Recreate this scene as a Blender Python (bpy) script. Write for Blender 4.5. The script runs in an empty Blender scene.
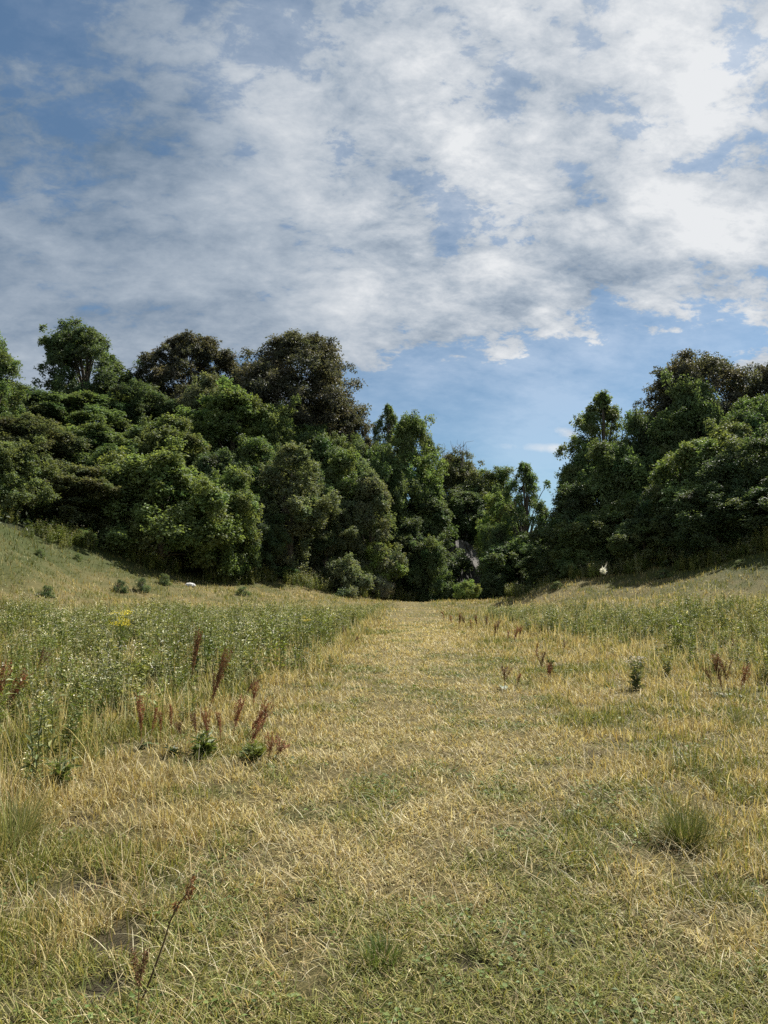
import bpy, math
import numpy as np
from mathutils import Vector, Matrix

S = bpy.context.scene
C = S.collection
rng = np.random.default_rng(11)
EXPO = 1.08
PI = math.pi

# ------------------------------------------------------------------ camera geometry
F, HOR, CAMZ = 750.0, 585.0, 1.6
PITCH = math.atan((HOR - 512) / F)
cp, sp = math.cos(PITCH), math.sin(PITCH)

def ray(px, py):
    cx, cy = (px - 384) / F, (512 - py) / F
    return np.array([cx, cp - cy * sp, sp + cy * cp])

def at(px, py, Y):
    d = ray(px, py)
    t = Y / d[1]
    return (d[0] * t, Y, CAMZ + d[2] * t)

# ------------------------------------------------------------------ numpy noise
_perm = np.random.default_rng(3).random((256, 256))
def vnoise(x, y):
    xi, yi = np.floor(x).astype(int), np.floor(y).astype(int)
    fx, fy = x - xi, y - yi
    fx, fy = fx * fx * (3 - 2 * fx), fy * fy * (3 - 2 * fy)
    g = lambda a, b: _perm[a & 255, b & 255]
    return ((g(xi, yi) * (1 - fx) + g(xi + 1, yi) * fx) * (1 - fy)
            + (g(xi, yi + 1) * (1 - fx) + g(xi + 1, yi + 1) * fx) * fy)
def fbm(x, y, o=4):
    s, a, n = 0.0, 0.5, 0.0
    for i in range(o):
        s = s + a * vnoise(x * 2 ** i + 17.3 * i, y * 2 ** i - 9.1 * i)
        n += a
        a *= 0.5
    return s / n
def sst(a, b, x):
    t = np.clip((x - a) / (b - a), 0, 1)
    return t * t * (3 - 2 * t)

# ------------------------------------------------------------------ terrain height
ctl = [(0, 0, 0), (-8, 0, 0), (8, 0, 0), (0, 10, 0), (-8, 10, .02), (8, 10, .02), (0, 20, 0), (-10, 20, .05), (10, 20, .05),
       (0, 35, 0), (-10, 32, .1), (10, 35, 0), (3, 50, 0), (2, 65, 0), (-4, 55, .1), (8, 45, 0), (0, -15, 0), (-15, 5, .1),
       (15, 5, .1), (-15, 22, .15), (-20, -20, 0), (20, -20, 0), (-30, 0, 2), (30, 0, 2), (-10, 45, .3), (6, 72, 0),
       (-40, 45, 11), (-60, 60, 18), (-11, 95, 16.2), (-26.5, 100, 20.9), (-40, 98, 21.9), (-38, 75, 15), (-16, 78, 9),
       (-30, 70, 10.5), (-40, 130, 24), (-10, 125, 20), (-80, 100, 25), (-120, 60, 25), (-90, 0, 18), (-45, 20, 8),
       (3, 93, 6), (0, 99, 11), (11, 106, 8), (8, 90, .6), (2, 84, .2), (9.5, 97, 7.5), (14, 100, 6), (15, 120, 8),
       (15, 80, 1), (13, 88, 1.4), (34.5, 82, 14), (24, 80, 8.5), (17.2, 66, 2.3), (24, 70, 5.8),
       (31.6, 75, 10), (40, 60, 12), (45, 45, 11), (60, 60, 18), (60, 100, 22), (30, 110, 13), (90, 0, 18),
       (20, 35, .4), (13, 45, .05), (12.2, 64, .5), (14.3, 67, .9), (9, 60, .05), (26, 33, 2.2), (45, 20, 8), (0, -60, 1), (60, -60, 8), (-60, -60, 8)]
for (px, py, Y) in [(0, 525, 48), (100, 549, 56), (200, 575, 64), (330, 590, 74), (0, 598, 36), (100, 592, 46), (200, 590, 54),
                    (590, 580, 60), (700, 568, 52), (768, 550, 46), (768, 601, 32), (0, 560, 41), (660, 592, 46), (535, 592, 57), (518, 603, 57), (560, 582, 57.5), (500, 604, 60), (600, 604, 44)]:
    ctl.append(at(px, py, Y))
for k in range(16):
    a = k * PI / 8
    ctl.append((170 * math.sin(a), 170 * math.cos(a), (10 if math.cos(a) > .9 else 22) if math.cos(a) > -.8 else 4))
ctl = np.array(ctl)
n = len(ctl)
A = np.zeros((n + 3, n + 3))
A[:n, :n] = np.sqrt(((ctl[:, None, :2] - ctl[None, :, :2]) ** 2).sum(-1) + 2.0)
A[:n, n] = 1
A[:n, n + 1:] = ctl[:, :2]
A[n:, :n] = A[:n, n:].T
W_ = np.linalg.solve(A, np.concatenate([ctl[:, 2], np.zeros(3)]))

def height(x, y):
    x, y = np.atleast_1d(np.asarray(x, float)), np.atleast_1d(np.asarray(y, float))
    shp = x.shape
    xf, yf = x.ravel(), y.ravel()
    R = np.hypot(xf, yf)
    k = np.minimum(1.0, 170.0 / np.maximum(R, 1e-6))
    a, b = xf * k, yf * k
    z = W_[n] + W_[n + 1] * a + W_[n + 2] * b
    for i in range(n):
        z = z + W_[i] * np.sqrt((a - ctl[i, 0]) ** 2 + (b - ctl[i, 1]) ** 2 + 2.0)
    z = np.clip(z, -.3, 30)
    far = sst(20, 60, R)
    z = z + .05 * (fbm(xf * .45, yf * .45, 2) - .5) + .035 * (fbm(xf * 2.3 + 5, yf * 2.3, 2) - .5) + far * .8 * (fbm(xf * .12, yf * .12, 3) - .5)
    return z.reshape(shp)

def hz(x, y):
    return float(height(x, y)[0])

def ground_at(px, py):
    d = ray(px, py)
    ts = np.concatenate([np.arange(1.5, 30, .02), np.arange(30, 140, .1)])
    z = CAMZ + d[2] * ts
    g = height(d[0] * ts, d[1] * ts)
    i = np.argmax(z < g)
    if not (z < g).any():
        i = -1
    return float(d[0] * ts[i]), float(d[1] * ts[i]), float(g[i])

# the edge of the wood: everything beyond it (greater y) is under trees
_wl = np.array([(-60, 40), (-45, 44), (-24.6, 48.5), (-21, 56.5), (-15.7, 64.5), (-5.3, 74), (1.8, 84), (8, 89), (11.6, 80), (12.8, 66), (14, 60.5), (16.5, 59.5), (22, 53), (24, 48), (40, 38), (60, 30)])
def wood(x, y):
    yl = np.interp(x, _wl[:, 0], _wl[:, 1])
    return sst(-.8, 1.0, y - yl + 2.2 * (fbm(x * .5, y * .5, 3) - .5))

# mown path and the two weedy patches
def path_mask(x, y):
    xc, hw = .15 + .0375 * y, 1.35
    return (1 - sst(hw - .7, hw + .7, np.abs(x - xc) + 1.3 * (fbm(x * .7, y * .7, 3) - .5))) * (1 - sst(70, 84, y))
def weeds_left(x, y):
    e = np.interp(y, [4, 5, 7, 10, 12.6, 14, 20, 44, 60, 70], [-2.7, -2.45, -2.65, -2.75, -1.8, -1.25, -1.1, -.35, -.1, -.2])
    m = sst(-.5, .4, e - x + .9 * (fbm(x * .9 + 3, y * .9, 3) - .5))
    top = np.interp(x, [-30, -18, -10, -2, 0], [30, 33, 40, 52, 60])
    return m * (.55 + .45 * sst(6.5, 11, y)) * sst(3.6, 5.5, y) * (1 - sst(-3, 3, y - top + 5 * (fbm(x * .4, y * .4, 2) - .5)))
def weeds_right(x, y):
    e = np.interp(y, [8, 11, 14, 20, 30, 44, 55], [7.6, 6.6, 5.9, 5.1, 5.0, 5.6, 6.6])
    m = sst(-.5, .5, x - e + 1.4 * (fbm(x * .7 + 9, y * .7, 3) - .5))
    top = np.interp(x, [4, 8, 12, 17, 30], [56, 48, 36, 28, 24])
    return m * sst(10.5, 14, y) * (1 - sst(-2.5, 2.5, y - top + 5 * (fbm(x * .4 + 7, y * .4, 2) - .5)))

SOIL = [ground_at(*p) + (r,) for p, r in [((66, 893), .11), ((96, 882), .07), ((118, 945), .12), ((104, 985), .10), ((130, 925), .085),
                                          ((692, 882), .08), ((250, 835), .05), ((590, 752), .09), ((300, 905), .05), ((470, 965), .06), ((75, 820), .08)]]
def soil_mask(x, y):
    m = np.zeros_like(x)
    for sx, sy, sz, r in SOIL:
        d = np.hypot(x - sx, (y - sy)) / r + 1.3 * (fbm(x * 9, y * 9, 2) - .5) - .25
        m = np.maximum(m, 1 - sst(.6, 1.15, d))
    return m
def green(x, y):
    """How green the turf is: 0 straw, 1 green."""
    g = .40 + 1.7 * (fbm(x * .55 + 31, y * .55, 3) - .5) + 2.2 * (fbm(x * 2.2 + 3, y * 2.2 + 8, 3) - .5)
    g = g - .26 * path_mask(x, y) * sst(5, 14, y) - .05 * sst(9, 26, y) + .08 * (1 - path_mask(x, y))
    g = g + .18 * (1 - sst(3.2, 5.5, np.hypot(x, y))) + .25 * sst(-1.5, -4, x) * (1 - sst(7, 12, y))
    bank = sst(.6, 3.2, height(x, y)) * sst(28, 40, y)
    return np.clip(g + bank * (.34 + .9 * (fbm(x * .16 + 2, y * .16, 3) - .5)), .04, .97)

# ------------------------------------------------------------------ mesh helpers
def mesh_np(name, V, Q, col=None, smooth=False):
    V, Q = np.asarray(V, np.float32), np.asarray(Q, np.int32)
    me = bpy.data.meshes.new(name)
    me.vertices.add(len(V)); me.vertices.foreach_set('co', V.ravel())
    k = Q.shape[1]
    me.loops.add(Q.size); me.loops.foreach_set('vertex_index', Q.ravel())
    me.polygons.add(len(Q)); me.polygons.foreach_set('loop_start', np.arange(len(Q), dtype=np.int32) * k)
    me.polygons.foreach_set('use_smooth', np.full(len(Q), smooth))
    me.update(calc_edges=True)
    if col is not None:
        a = me.color_attributes.new('Col', 'FLOAT_COLOR', 'POINT')
        c = np.ones((len(V), 4), np.float32); c[:, :3] = col
        a.data.foreach_set('color', c.ravel())
    return me

def link(name, me, mat, parent=None):
    o = bpy.data.objects.new(name, me); C.objects.link(o)
    if mat and not me.materials: me.materials.append(mat)
    if parent: o.parent = parent
    return o

def tag(o, label=None, cat=None, group=None, kind=None):
    if label: o['label'] = label
    if cat: o['category'] = cat
    if group: o['group'] = group
    if kind: o['kind'] = kind
    return o

def empty(name, loc=(0, 0, 0), label=None, cat=None, group=None):
    o = bpy.data.objects.new(name, None); C.objects.link(o)
    o.location = loc; o.empty_display_size = .2
    return tag(o, label, cat, group)

def dup(root, label=None, group=None):
    r = root.copy(); C.objects.link(r)
    if label: r['label'] = label
    if group: r['group'] = group
    for ch in list(root.children):
        c = ch.copy(); C.objects.link(c); c.parent = r
    return r

def nrm(v): return v / np.maximum(np.linalg.norm(v, axis=-1, keepdims=True), 1e-9)

class Geo:
    """Collects quads with a colour per vertex."""
    def __init__(s): s.V, s.Q, s.K, s.n = [], [], [], 0
    def add(s, V, Q, K):
        V = np.asarray(V, float).reshape(-1, 3)
        K = np.broadcast_to(np.asarray(K, float), V.shape)
        s.V.append(V); s.Q.append(np.asarray(Q) + s.n); s.K.append(K); s.n += len(V)
    def arrays(s): return np.concatenate(s.V), np.concatenate(s.Q), np.concatenate(s.K)
    def mesh(s, name, smooth=False): return mesh_np(name, *s.arrays(), smooth=smooth)
    def tube(s, P, R, col, k=6):
        P = np.asarray(P, float); R = np.broadcast_to(np.asarray(R, float), (len(P),))
        T = nrm(np.gradient(P, axis=0))
        ref = np.where(np.abs(T[:, 2:3]) > .9, [[1., 0, 0]], [[0, 0, 1.]])
        U = nrm(np.cross(T, ref)); V = np.cross(T, U)
        a = np.arange(k) * 2 * PI / k
        ring = P[:, None] + R[:, None, None] * (np.cos(a)[None, :, None] * U[:, None] + np.sin(a)[None, :, None] * V[:, None])
        i = np.arange(len(P) - 1)[:, None] * k; j = np.arange(k)[None]; j2 = (j + 1) % k
        s.add(ring.reshape(-1, 3), np.stack([i + j, i + j2, i + k + j2, i + k + j], -1).reshape(-1, 4), col)
    def leaves(s, P, ax, nr, L, Wd, col, fold=.0):
        """Pointed leaves: base P, axis ax, normal nr."""
        ax = nrm(ax); side = nrm(np.cross(nr, ax)); nr = np.cross(ax, side)
        L, Wd = np.asarray(L)[:, None], np.asarray(Wd)[:, None]
        m = P + ax * L * .45 + nr * L * .06
        V = np.stack([P, m + side * Wd * .5, P + ax * L - nr * L * .12, m - side * Wd * .5], 1)
        N = len(P)
        K = np.repeat(np.broadcast_to(col, (N, 3))[:, None], 4, 1)
        s.add(V.reshape(-1, 3), np.arange(N * 4).reshape(N, 4), K.reshape(-1, 3))
    def blades(s, P, h, w, az, lean, curl, col, segs=3, tipcol=None):
        N = len(P); t = np.linspace(0, 1, segs + 1)
        th = np.clip(lean[:, None] + curl[:, None] * t[None], -1.75, 1.75)
        ds = (h / segs)[:, None]
        dx = np.concatenate([np.zeros((N, 1)), np.cumsum(np.sin(th[:, :-1]) * ds, 1)], 1)
        dz = np.concatenate([np.zeros((N, 1)), np.cumsum(np.cos(th[:, :-1]) * ds, 1)], 1)
        dz = np.maximum(dz, .004 + .3 * 0)
        dz[:, 0] = -.01
        tw = az + PI / 2 + rng.normal(0, .5, N)
        ww = w[:, None] * (1 - t[None] ** 2.2 * .94) * .5
        ctr = np.stack([P[:, 0:1] + dx * np.cos(az)[:, None], P[:, 1:2] + dx * np.sin(az)[:, None], P[:, 2:3] + dz], -1)
        off = np.stack([np.cos(tw)[:, None] * ww, np.sin(tw)[:, None] * ww, 0 * ww], -1)
        V = np.stack([ctr - off, ctr + off], 2)              # N, levels, 2, 3
        base = (np.arange(N) * (segs + 1) * 2)[:, None] + np.arange(segs)[None] * 2
        Q = np.stack([base, base + 1, base + 3, base + 2], -1).reshape(-1, 4)
        K = np.repeat(col[:, None], (segs + 1) * 2, 1).reshape(-1, 3)
        s.add(V.reshape(-1, 3), Q, K)

# ------------------------------------------------------------------ materials
def mat_new(name):
    m = bpy.data.materials.new(name); m.use_nodes = True
    nt = m.node_tree; nt.nodes.clear()
    out = nt.nodes.new('ShaderNodeOutputMaterial')
    return m, nt, out
def N_(nt, t, **kw):
    nd = nt.nodes.new(t)
    for k, v in kw.items():
        if k.startswith('i_'): nd.inputs[k[2:]].default_value = v
        else: setattr(nd, k, v)
    return nd
def mixc(nt, fac, a, b, blend='MIX'):
    m = nt.nodes.new('ShaderNodeMix'); m.data_type = 'RGBA'; m.blend_type = blend
    for sock, v in ((m.inputs[0], fac), (m.inputs[6], a), (m.inputs[7], b)):
        if isinstance(v, bpy.types.NodeSocket): nt.links.new(v, sock)
        elif isinstance(v, (tuple, list)): sock.default_value = tuple(v) + (1,) * (4 - len(v))
        else: sock.default_value = v
    return m.outputs[2]
def maths(nt, op, a, b=None, c=None, clamp=False):
    m = nt.nodes.new('ShaderNodeMath'); m.operation = op; m.use_clamp = clamp
    for i, v in enumerate((a, b, c)):
        if v is None: continue
        if isinstance(v, bpy.types.NodeSocket): nt.links.new(v, m.inputs[i])
        else: m.inputs[i].default_value = v
    return m.outputs[0]

def leaf_material(name, trans, rough, spec, tint=(1.25, 1.2, .6), use_obj=True):
    m, nt, out = mat_new(name)
    at_ = N_(nt, 'ShaderNodeAttribute', attribute_name='Col')
    col = at_.outputs['Color']
    if use_obj:
        oi = N_(nt, 'ShaderNodeObjectInfo')
        col = mixc(nt, 1.0, col, oi.outputs['Color'], 'MULTIPLY')
    pr = N_(nt, 'ShaderNodeBsdfPrincipled', i_Roughness=rough)
    pr.inputs['Specular IOR Level'].default_value = spec
    nt.links.new(col, pr.inputs['Base Color'])
    tr = N_(nt, 'ShaderNodeBsdfTranslucent')
    nt.links.new(mixc(nt, 1.0, col, tint, 'MULTIPLY'), tr.inputs['Color'])
    mx = N_(nt, 'ShaderNodeMixShader', i_Fac=trans)
    nt.links.new(pr.outputs[0], mx.inputs[1]); nt.links.new(tr.outputs[0], mx.inputs[2])
    nt.links.new(mx.outputs[0], out.inputs['Surface'])
    return m

M_leaf = leaf_material('tree_leaves', .42, .55, .22)
M_grass = leaf_material('meadow_grass', .30, .6, .25, (1.15, 1.08, .75), False)
M_weed = leaf_material('meadow_weeds', .28, .55, .3, (1.2, 1.15, .6), False)
M_seed = leaf_material('dock_seeds', .22, .7, .15, (1.3, .9, .7), False)

def bark_material():
    m, nt, out = mat_new('bark')
    tc = N_(nt, 'ShaderNodeTexCoord')
    mp = N_(nt, 'ShaderNodeMapping'); mp.inputs['Scale'].default_value = (6, 6, 1.2)
    nt.links.new(tc.outputs['Object'], mp.inputs[0])
    nz = N_(nt, 'ShaderNodeTexNoise', i_Scale=2.0, i_Detail=6.0)
    nt.links.new(mp.outputs[0], nz.inputs['Vector'])
    c = mixc(nt, nz.outputs['Fac'], (.035, .028, .02), (.17, .145, .11))
    pr = N_(nt, 'ShaderNodeBsdfPrincipled', i_Roughness=.85)
    nt.links.new(c, pr.inputs['Base Color'])
    bp = N_(nt, 'ShaderNodeBump', i_Strength=.6, i_Distance=.05)
    nt.links.new(nz.outputs['Fac'], bp.inputs['Height']); nt.links.new(bp.outputs[0], pr.inputs['Normal'])
    nt.links.new(pr.outputs[0], out.inputs['Surface'])
    return m
M_bark = bark_material()

def ground_material():
    m, nt, out = mat_new('meadow_soil_and_thatch')
    at_ = N_(nt, 'ShaderNodeAttribute', attribute_name='Col')
    tc = N_(nt, 'ShaderNodeTexCoord')
    n1 = N_(nt, 'ShaderNodeTexNoise', i_Scale=90.0, i_Detail=6.0, i_Roughness=.75)
    n2 = N_(nt, 'ShaderNodeTexNoise', i_Scale=7.0, i_Detail=5.0, i_Roughness=.6)
    nt.links.new(tc.outputs['Object'], n1.inputs['Vector']); nt.links.new(tc.outputs['Object'], n2.inputs['Vector'])
    f = maths(nt, 'MULTIPLY_ADD', n1.outputs['Fac'], 2.6, -.85)
    f2 = maths(nt, 'MULTIPLY_ADD', n2.outputs['Fac'], .9, .55)
    f = maths(nt, 'MULTIPLY', maths(nt, 'ADD', f, .5), f2)
    cmb = N_(nt, 'ShaderNodeCombineColor')
    for i in range(3): nt.links.new(f, cmb.inputs[i])
    c = mixc(nt, 1.0, at_.outputs['Color'], cmb.outputs[0], 'MULTIPLY')
    pr = N_(nt, 'ShaderNodeBsdfPrincipled', i_Roughness=.95)
    pr.inputs['Specular IOR Level'].default_value = .1
    nt.links.new(c, pr.inputs['Base Color'])
    bp = N_(nt, 'ShaderNodeBump', i_Strength=.8, i_Distance=.03)
    nt.links.new(n1.outputs['Fac'], bp.inputs['Height']); nt.links.new(bp.outputs[0], pr.inputs['Normal'])
    nt.links.new(pr.outputs[0], out.inputs['Surface'])
    return m
M_ground = ground_material()

def stone_material(name, a, b, scale):
    m, nt, out = mat_new(name)
    tc = N_(nt, 'ShaderNodeTexCoord')
    nz = N_(nt, 'ShaderNodeTexNoise', i_Scale=scale, i_Detail=8.0, i_Roughness=.65)
    nt.links.new(tc.outputs['Object'], nz.inputs['Vector'])
    f = maths(nt, 'MULTIPLY_ADD', nz.outputs['Fac'], 2.4, -.7, True)
    pr = N_(nt, 'ShaderNodeBsdfPrincipled', i_Roughness=.9)
    nt.links.new(mixc(nt, f, a, b), pr.inputs['Base Color'])
    bp = N_(nt, 'ShaderNodeBump', i_Strength=.8, i_Distance=.15)
    nt.links.new(nz.outputs['Fac'], bp.inputs['Height']); nt.links.new(bp.outputs[0], pr.inputs['Normal'])
    nt.links.new(pr.outputs[0], out.inputs['Surface'])
    return m
M_rock = stone_material('quarry_rock', (.035, .033, .031), (.125, .115, .105), .9)
M_stone = stone_material('pale_stone', (.5, .48, .44), (.75, .73, .7), 6)

# ------------------------------------------------------------------ ground sheet
def spread(lo, hi, n, c, s):
    t = np.linspace(np.arcsinh((lo - c) / s), np.arcsinh((hi - c) / s), n)
    return c + s * np.sinh(t)
gx = spread(-900, 900, 520, 0, 6.0); gy = spread(-300, 1400, 640, 3, 7.0)
GX, GY = np.meshgrid(gx, gy)
GZ = height(GX, GY)
sm = soil_mask(GX.ravel(), GY.ravel())
GZ = GZ - .03 * sm.reshape(GZ.shape)
g = green(GX.ravel(), GY.ravel())[:, None]
thatch = (1 - g) * np.array([[.135, .11, .050]]) + g * np.array([[.075, .075, .028]])
wl = np.maximum(weeds_left(GX.ravel(), GY.ravel()), weeds_right(GX.ravel(), GY.ravel()))[:, None]
thatch = thatch * (1 - .75 * wl) + .75 * wl * np.array([[.085, .085, .035]])
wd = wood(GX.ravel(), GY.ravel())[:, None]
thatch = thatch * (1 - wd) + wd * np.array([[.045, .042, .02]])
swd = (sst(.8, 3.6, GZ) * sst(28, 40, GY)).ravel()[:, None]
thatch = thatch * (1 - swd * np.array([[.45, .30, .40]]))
thatch = thatch * (1 - sm[:, None]) + sm[:, None] * np.array([[.050, .040, .028]])
ny, nx = GX.shape
idx = np.arange(ny * nx).reshape(ny, nx)
GQ = np.stack([idx[:-1, :-1], idx[:-1, 1:], idx[1:, 1:], idx[1:, :-1]], -1).reshape(-1, 4)
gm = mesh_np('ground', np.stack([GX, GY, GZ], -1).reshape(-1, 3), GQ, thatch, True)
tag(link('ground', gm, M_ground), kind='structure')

# ------------------------------------------------------------------ grass (stuff)
def sample_wedge(N, r0, r1, power, half=.86):
    """Points in front of the viewpoint with density ~ r^-power."""
    u = rng.random(N); e = 2 - power
    r = (r0 ** e + u * (r1 ** e - r0 ** e)) ** (1 / e)
    a = rng.uniform(-half, half, N)
    return r * np.sin(a), r * np.cos(a) - .3, r

STRAW = np.array([[.45, .375, .165], [.35, .285, .11], [.56, .50, .29], [.40, .335, .135], [.28, .205, .09]])
GREEN = np.array([[.14, .16, .035], [.20, .21, .05], [.24, .235, .065], [.11, .135, .034], [.27, .25, .075]])
def pick(pal, N, p=None):
    return pal[rng.choice(len(pal), N, p=p)] * rng.normal(1, .14, (N, 1)).clip(.6, 1.5)

def turf(N, r0, r1, power):
    x, y, r = sample_wedge(N, r0, r1, power)
    keep = (soil_mask(x, y) < .3) | (rng.random(N) < .10)
    keep &= wood(x, y) < .6
    x, y, r = x[keep], y[keep], r[keep]; N = len(x)
    g, p = green(x, y), path_mask(x, y)
    wl = np.maximum(weeds_left(x, y), weeds_right(x, y))
    near = 1 - sst(3, 14, r)
    tall = np.clip(fbm(x * 2.0 + 55, y * 2.0, 3) * 3.2 - 1.25, 0, 1)       # tufted areas
    thin = fbm(x * 3.4 + 15, y * 3.4 + 66, 3)
    edge = sst(.02, .3, wl) * (1 - sst(.5, .9, wl))
    h = (.045 + .075 * rng.random(N)) * (1 - .30 * p) + .17 * tall * rng.random(N) * (1 - .7 * p) * (.35 + .65 * sst(1.5, 5.5, np.abs(x - .15 - .0375 * y))) + .22 * edge * rng.random(N)
    h = h * (.45 + .55 * rng.gamma(2.2, .45, N)).clip(.4, 2.2)
    bank = sst(28, 38, y) * (1 - p)
    h = h + bank * (.10 + .5 * np.clip(fbm(x * .5 + 8, y * .5, 3) - .5, 0, 1)) * rng.random(N) + sst(10, 30, r) * .03
    keep2 = rng.random(N) < np.clip((thin - .34) * 5.5, .10, 1)
    isg = rng.random(N) < np.clip((g - .5) * 1.6 + .45, .03, .95)
    col = np.where(isg[:, None], pick(GREEN, N), pick(STRAW, N))
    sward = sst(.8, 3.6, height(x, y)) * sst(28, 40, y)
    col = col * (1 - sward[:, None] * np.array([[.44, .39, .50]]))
    col = col * (1 + .10 * p[:, None])
    w = (.0030 + .0022 * rng.random(N)) * np.maximum(1, r / 3.2) ** .82
    az = 9 * fbm(x * 3 + 7, y * 3, 2) * 2 + rng.normal(0, 1.9, N); lean = np.abs(rng.normal(.40, .42, N)) + .5 * p; curl = rng.normal(.65, .5, N)
    P = np.stack([x, y, height(x, y)], 1)
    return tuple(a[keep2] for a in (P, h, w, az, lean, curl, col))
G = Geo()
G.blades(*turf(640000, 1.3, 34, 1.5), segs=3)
G.blades(*turf(190000, 20, 80, 1.0), segs=2)
# long pale straws lying tangled over the turf
N = 42000
x, y, r = sample_wedge(N, 1.4, 26, 1.5)
cl = fbm(x * 1.3 + 71, y * 1.3, 3)
k = (cl > .40 + .25 * rng.random(N)) & (soil_mask(x, y) < .3)
x, y, r = x[k], y[k], r[k]; N = len(x)
col = pick(np.array([[.50, .43, .25], [.42, .34, .16], [.56, .51, .34], [.33, .23, .10]]), N)
G.blades(np.stack([x, y, height(x, y) + .012], 1), rng.uniform(.10, .34, N) * (1 - .35 * path_mask(x, y)), (.0020 + .0014 * rng.random(N)) * np.maximum(1, r / 3.2) ** .75,
         rng.uniform(0, 2 * PI, N), rng.uniform(.5, 1.5, N), rng.uniform(-.2, 1.1, N), col, segs=5)
# short flattened litter in the mown turf
N = 150000
x, y, r = sample_wedge(N, 1.4, 22, 1.4)
k = (soil_mask(x, y) < .6) & (wood(x, y) < .5)
x, y, r = x[k], y[k], r[k]; N = len(x)
litter = pick(np.array([[.42, .36, .18], [.34, .27, .12], [.24, .19, .09], [.20, .20, .06], [.15, .12, .06]]), N)
G.blades(np.stack([x, y, height(x, y) + .004 + .016 * rng.random(N)], 1), rng.uniform(.03, .11, N), (.0024 + .0018 * rng.random(N)) * np.maximum(1, r / 3.2) ** .8,
         rng.uniform(0, 2 * PI, N), rng.uniform(1.1, 1.6, N), rng.uniform(-.3, .3, N), litter, segs=2)
# clover and other small broad leaves
N = 60000
x, y, r = sample_wedge(N, 1.4, 20, 1.4)
k = (fbm(x * 2.4 + 81, y * 2.4, 3) > .54) & (green(x, y) > .35 + .25 * rng.random(N)) & (soil_mask(x, y) < .5)
x, y, r = x[k], y[k], r[k]; N = len(x)
nr = np.array([[0, 0, 1.]]) + rng.normal(0, .35, (N, 3)); a = rng.uniform(0, 2 * PI, N)
L = rng.uniform(.012, .034, N) * np.maximum(1, r / 4) ** .6
G.leaves(np.stack([x, y, height(x, y) + rng.uniform(.01, .05, N)], 1), np.stack([np.cos(a), np.sin(a), .25 * np.ones(N)], 1), nr, L, L * rng.uniform(.5, .9, N), pick(np.array([[.10, .15, .035], [.15, .19, .05], [.075, .115, .03]]), N))
# standing dry stalks near the weeds and in the rougher grass on both sides
N = 26000
x, y, r = sample_wedge(N, 3.0, 48, 1.1)
wl = np.maximum(weeds_left(x, y), weeds_right(x, y))
side = sst(2.2, 5.0, np.abs(x - (.15 + .0375 * y)))
pr = np.clip(.9 * sst(.0, .25, wl) - .25 * sst(.6, 1, wl) + .10 * side + .30 * sst(3, 6, np.abs(x - .15 - .0375 * y)) * (fbm(x * .8 + 13, y * .8, 2) > .56), 0, 1) * (1 - sst(5, 8, -(y - 12)))
k = rng.random(N) < pr
x, y, r = x[k], y[k], r[k]; N = len(x)
G.blades(np.stack([x, y, height(x, y)], 1), rng.uniform(.25, .62, N), (.0022 + .0014 * rng.random(N)) * np.maximum(1, r / 3.2) ** .8,
         rng.uniform(0, 2 * PI, N), np.abs(rng.normal(.08, .14, N)), rng.uniform(0, .7, N), pick(STRAW[[0, 2, 2, 3]], N), segs=4)
grass = link('grass', G.mesh('grass'), M_grass)
tag(grass, 'short dry straw and green meadow grass across the valley floor and banks', 'grass', kind='stuff')

# ------------------------------------------------------------------ weeds (stuff)
def weed_variant(kind, sd):
    r = np.random.default_rng(sd); g = Geo()
    dk = np.array([.10, .135, .035]); md = np.array([.165, .20, .052]); gy = np.array([.21, .225, .11]); pale = np.array([.72, .68, .48])
    base = {'leafy': md, 'dark': dk, 'grey': gy, 'flower': md * .95, 'yellowy': np.array([.21, .22, .065])}[kind]
    for s in range(r.integers(3, 6)):
        a = r.uniform(0, 2 * PI); H = r.uniform(.42, .85); b = np.array([.10 * math.cos(a), .10 * math.sin(a), 0])
        ln = np.array([r.normal(0, .10), r.normal(0, .10), 1]) * H
        t = np.linspace(0, 1, 4)[:, None]
        P = b + t * ln + np.array([[.05 * math.cos(a), .05 * math.sin(a), 0]]) * t ** 2
        g.tube(P, np.linspace(.006, .003, 4), base * .9, 3)
        n = r.integers(16, 26); tt = r.uniform(.04, 1, n) ** .85
        Pp = np.stack([np.interp(tt, t[:, 0], P[:, i]) for i in range(3)], 1)
        az = r.uniform(0, 2 * PI, n); el = r.uniform(.0, .9, n)
        ax = np.stack([np.cos(az) * np.cos(el), np.sin(az) * np.cos(el), np.sin(el)], 1)
        nr = np.stack([-.5 * np.cos(az), -.5 * np.sin(az), np.ones(n)], 1) + r.normal(0, .3, (n, 3))
        L = r.uniform(.06, .15, n) * (1.25 - .6 * tt)
        g.leaves(Pp, ax, nr, L, L * r.uniform(.25, .45, n), base * r.normal(1, .2, (n, 1)).clip(.5, 1.5))
        if kind in ('flower', 'grey', 'yellowy') or r.random() < .25:
            m = {'flower': 8, 'grey': 5, 'yellowy': 5}.get(kind, 2)
            c = P[-1] + r.normal(0, 1, (m, 3)) * np.array([.045, .045, .018])
            ax = r.normal(0, 1, (m, 3)) * [1, 1, .3]; nr = np.array([[0, 0, 1.]]) + r.normal(0, .5, (m, 3))
            fc = pale if kind != 'grey' else np.array([.5, .46, .40])
            if kind == 'yellowy': fc = np.array([.55, .50, .22])
            g.leaves(c, ax, nr, r.uniform(.018, .034, m), r.uniform(.015, .027, m), fc * r.normal(1, .12, (m, 1)))
    return g.arrays()
VAR = [weed_variant(k, i) for i, k in enumerate(['leafy', 'dark', 'grey', 'flower', 'yellowy', 'leafy', 'flower', 'dark'])]

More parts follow.
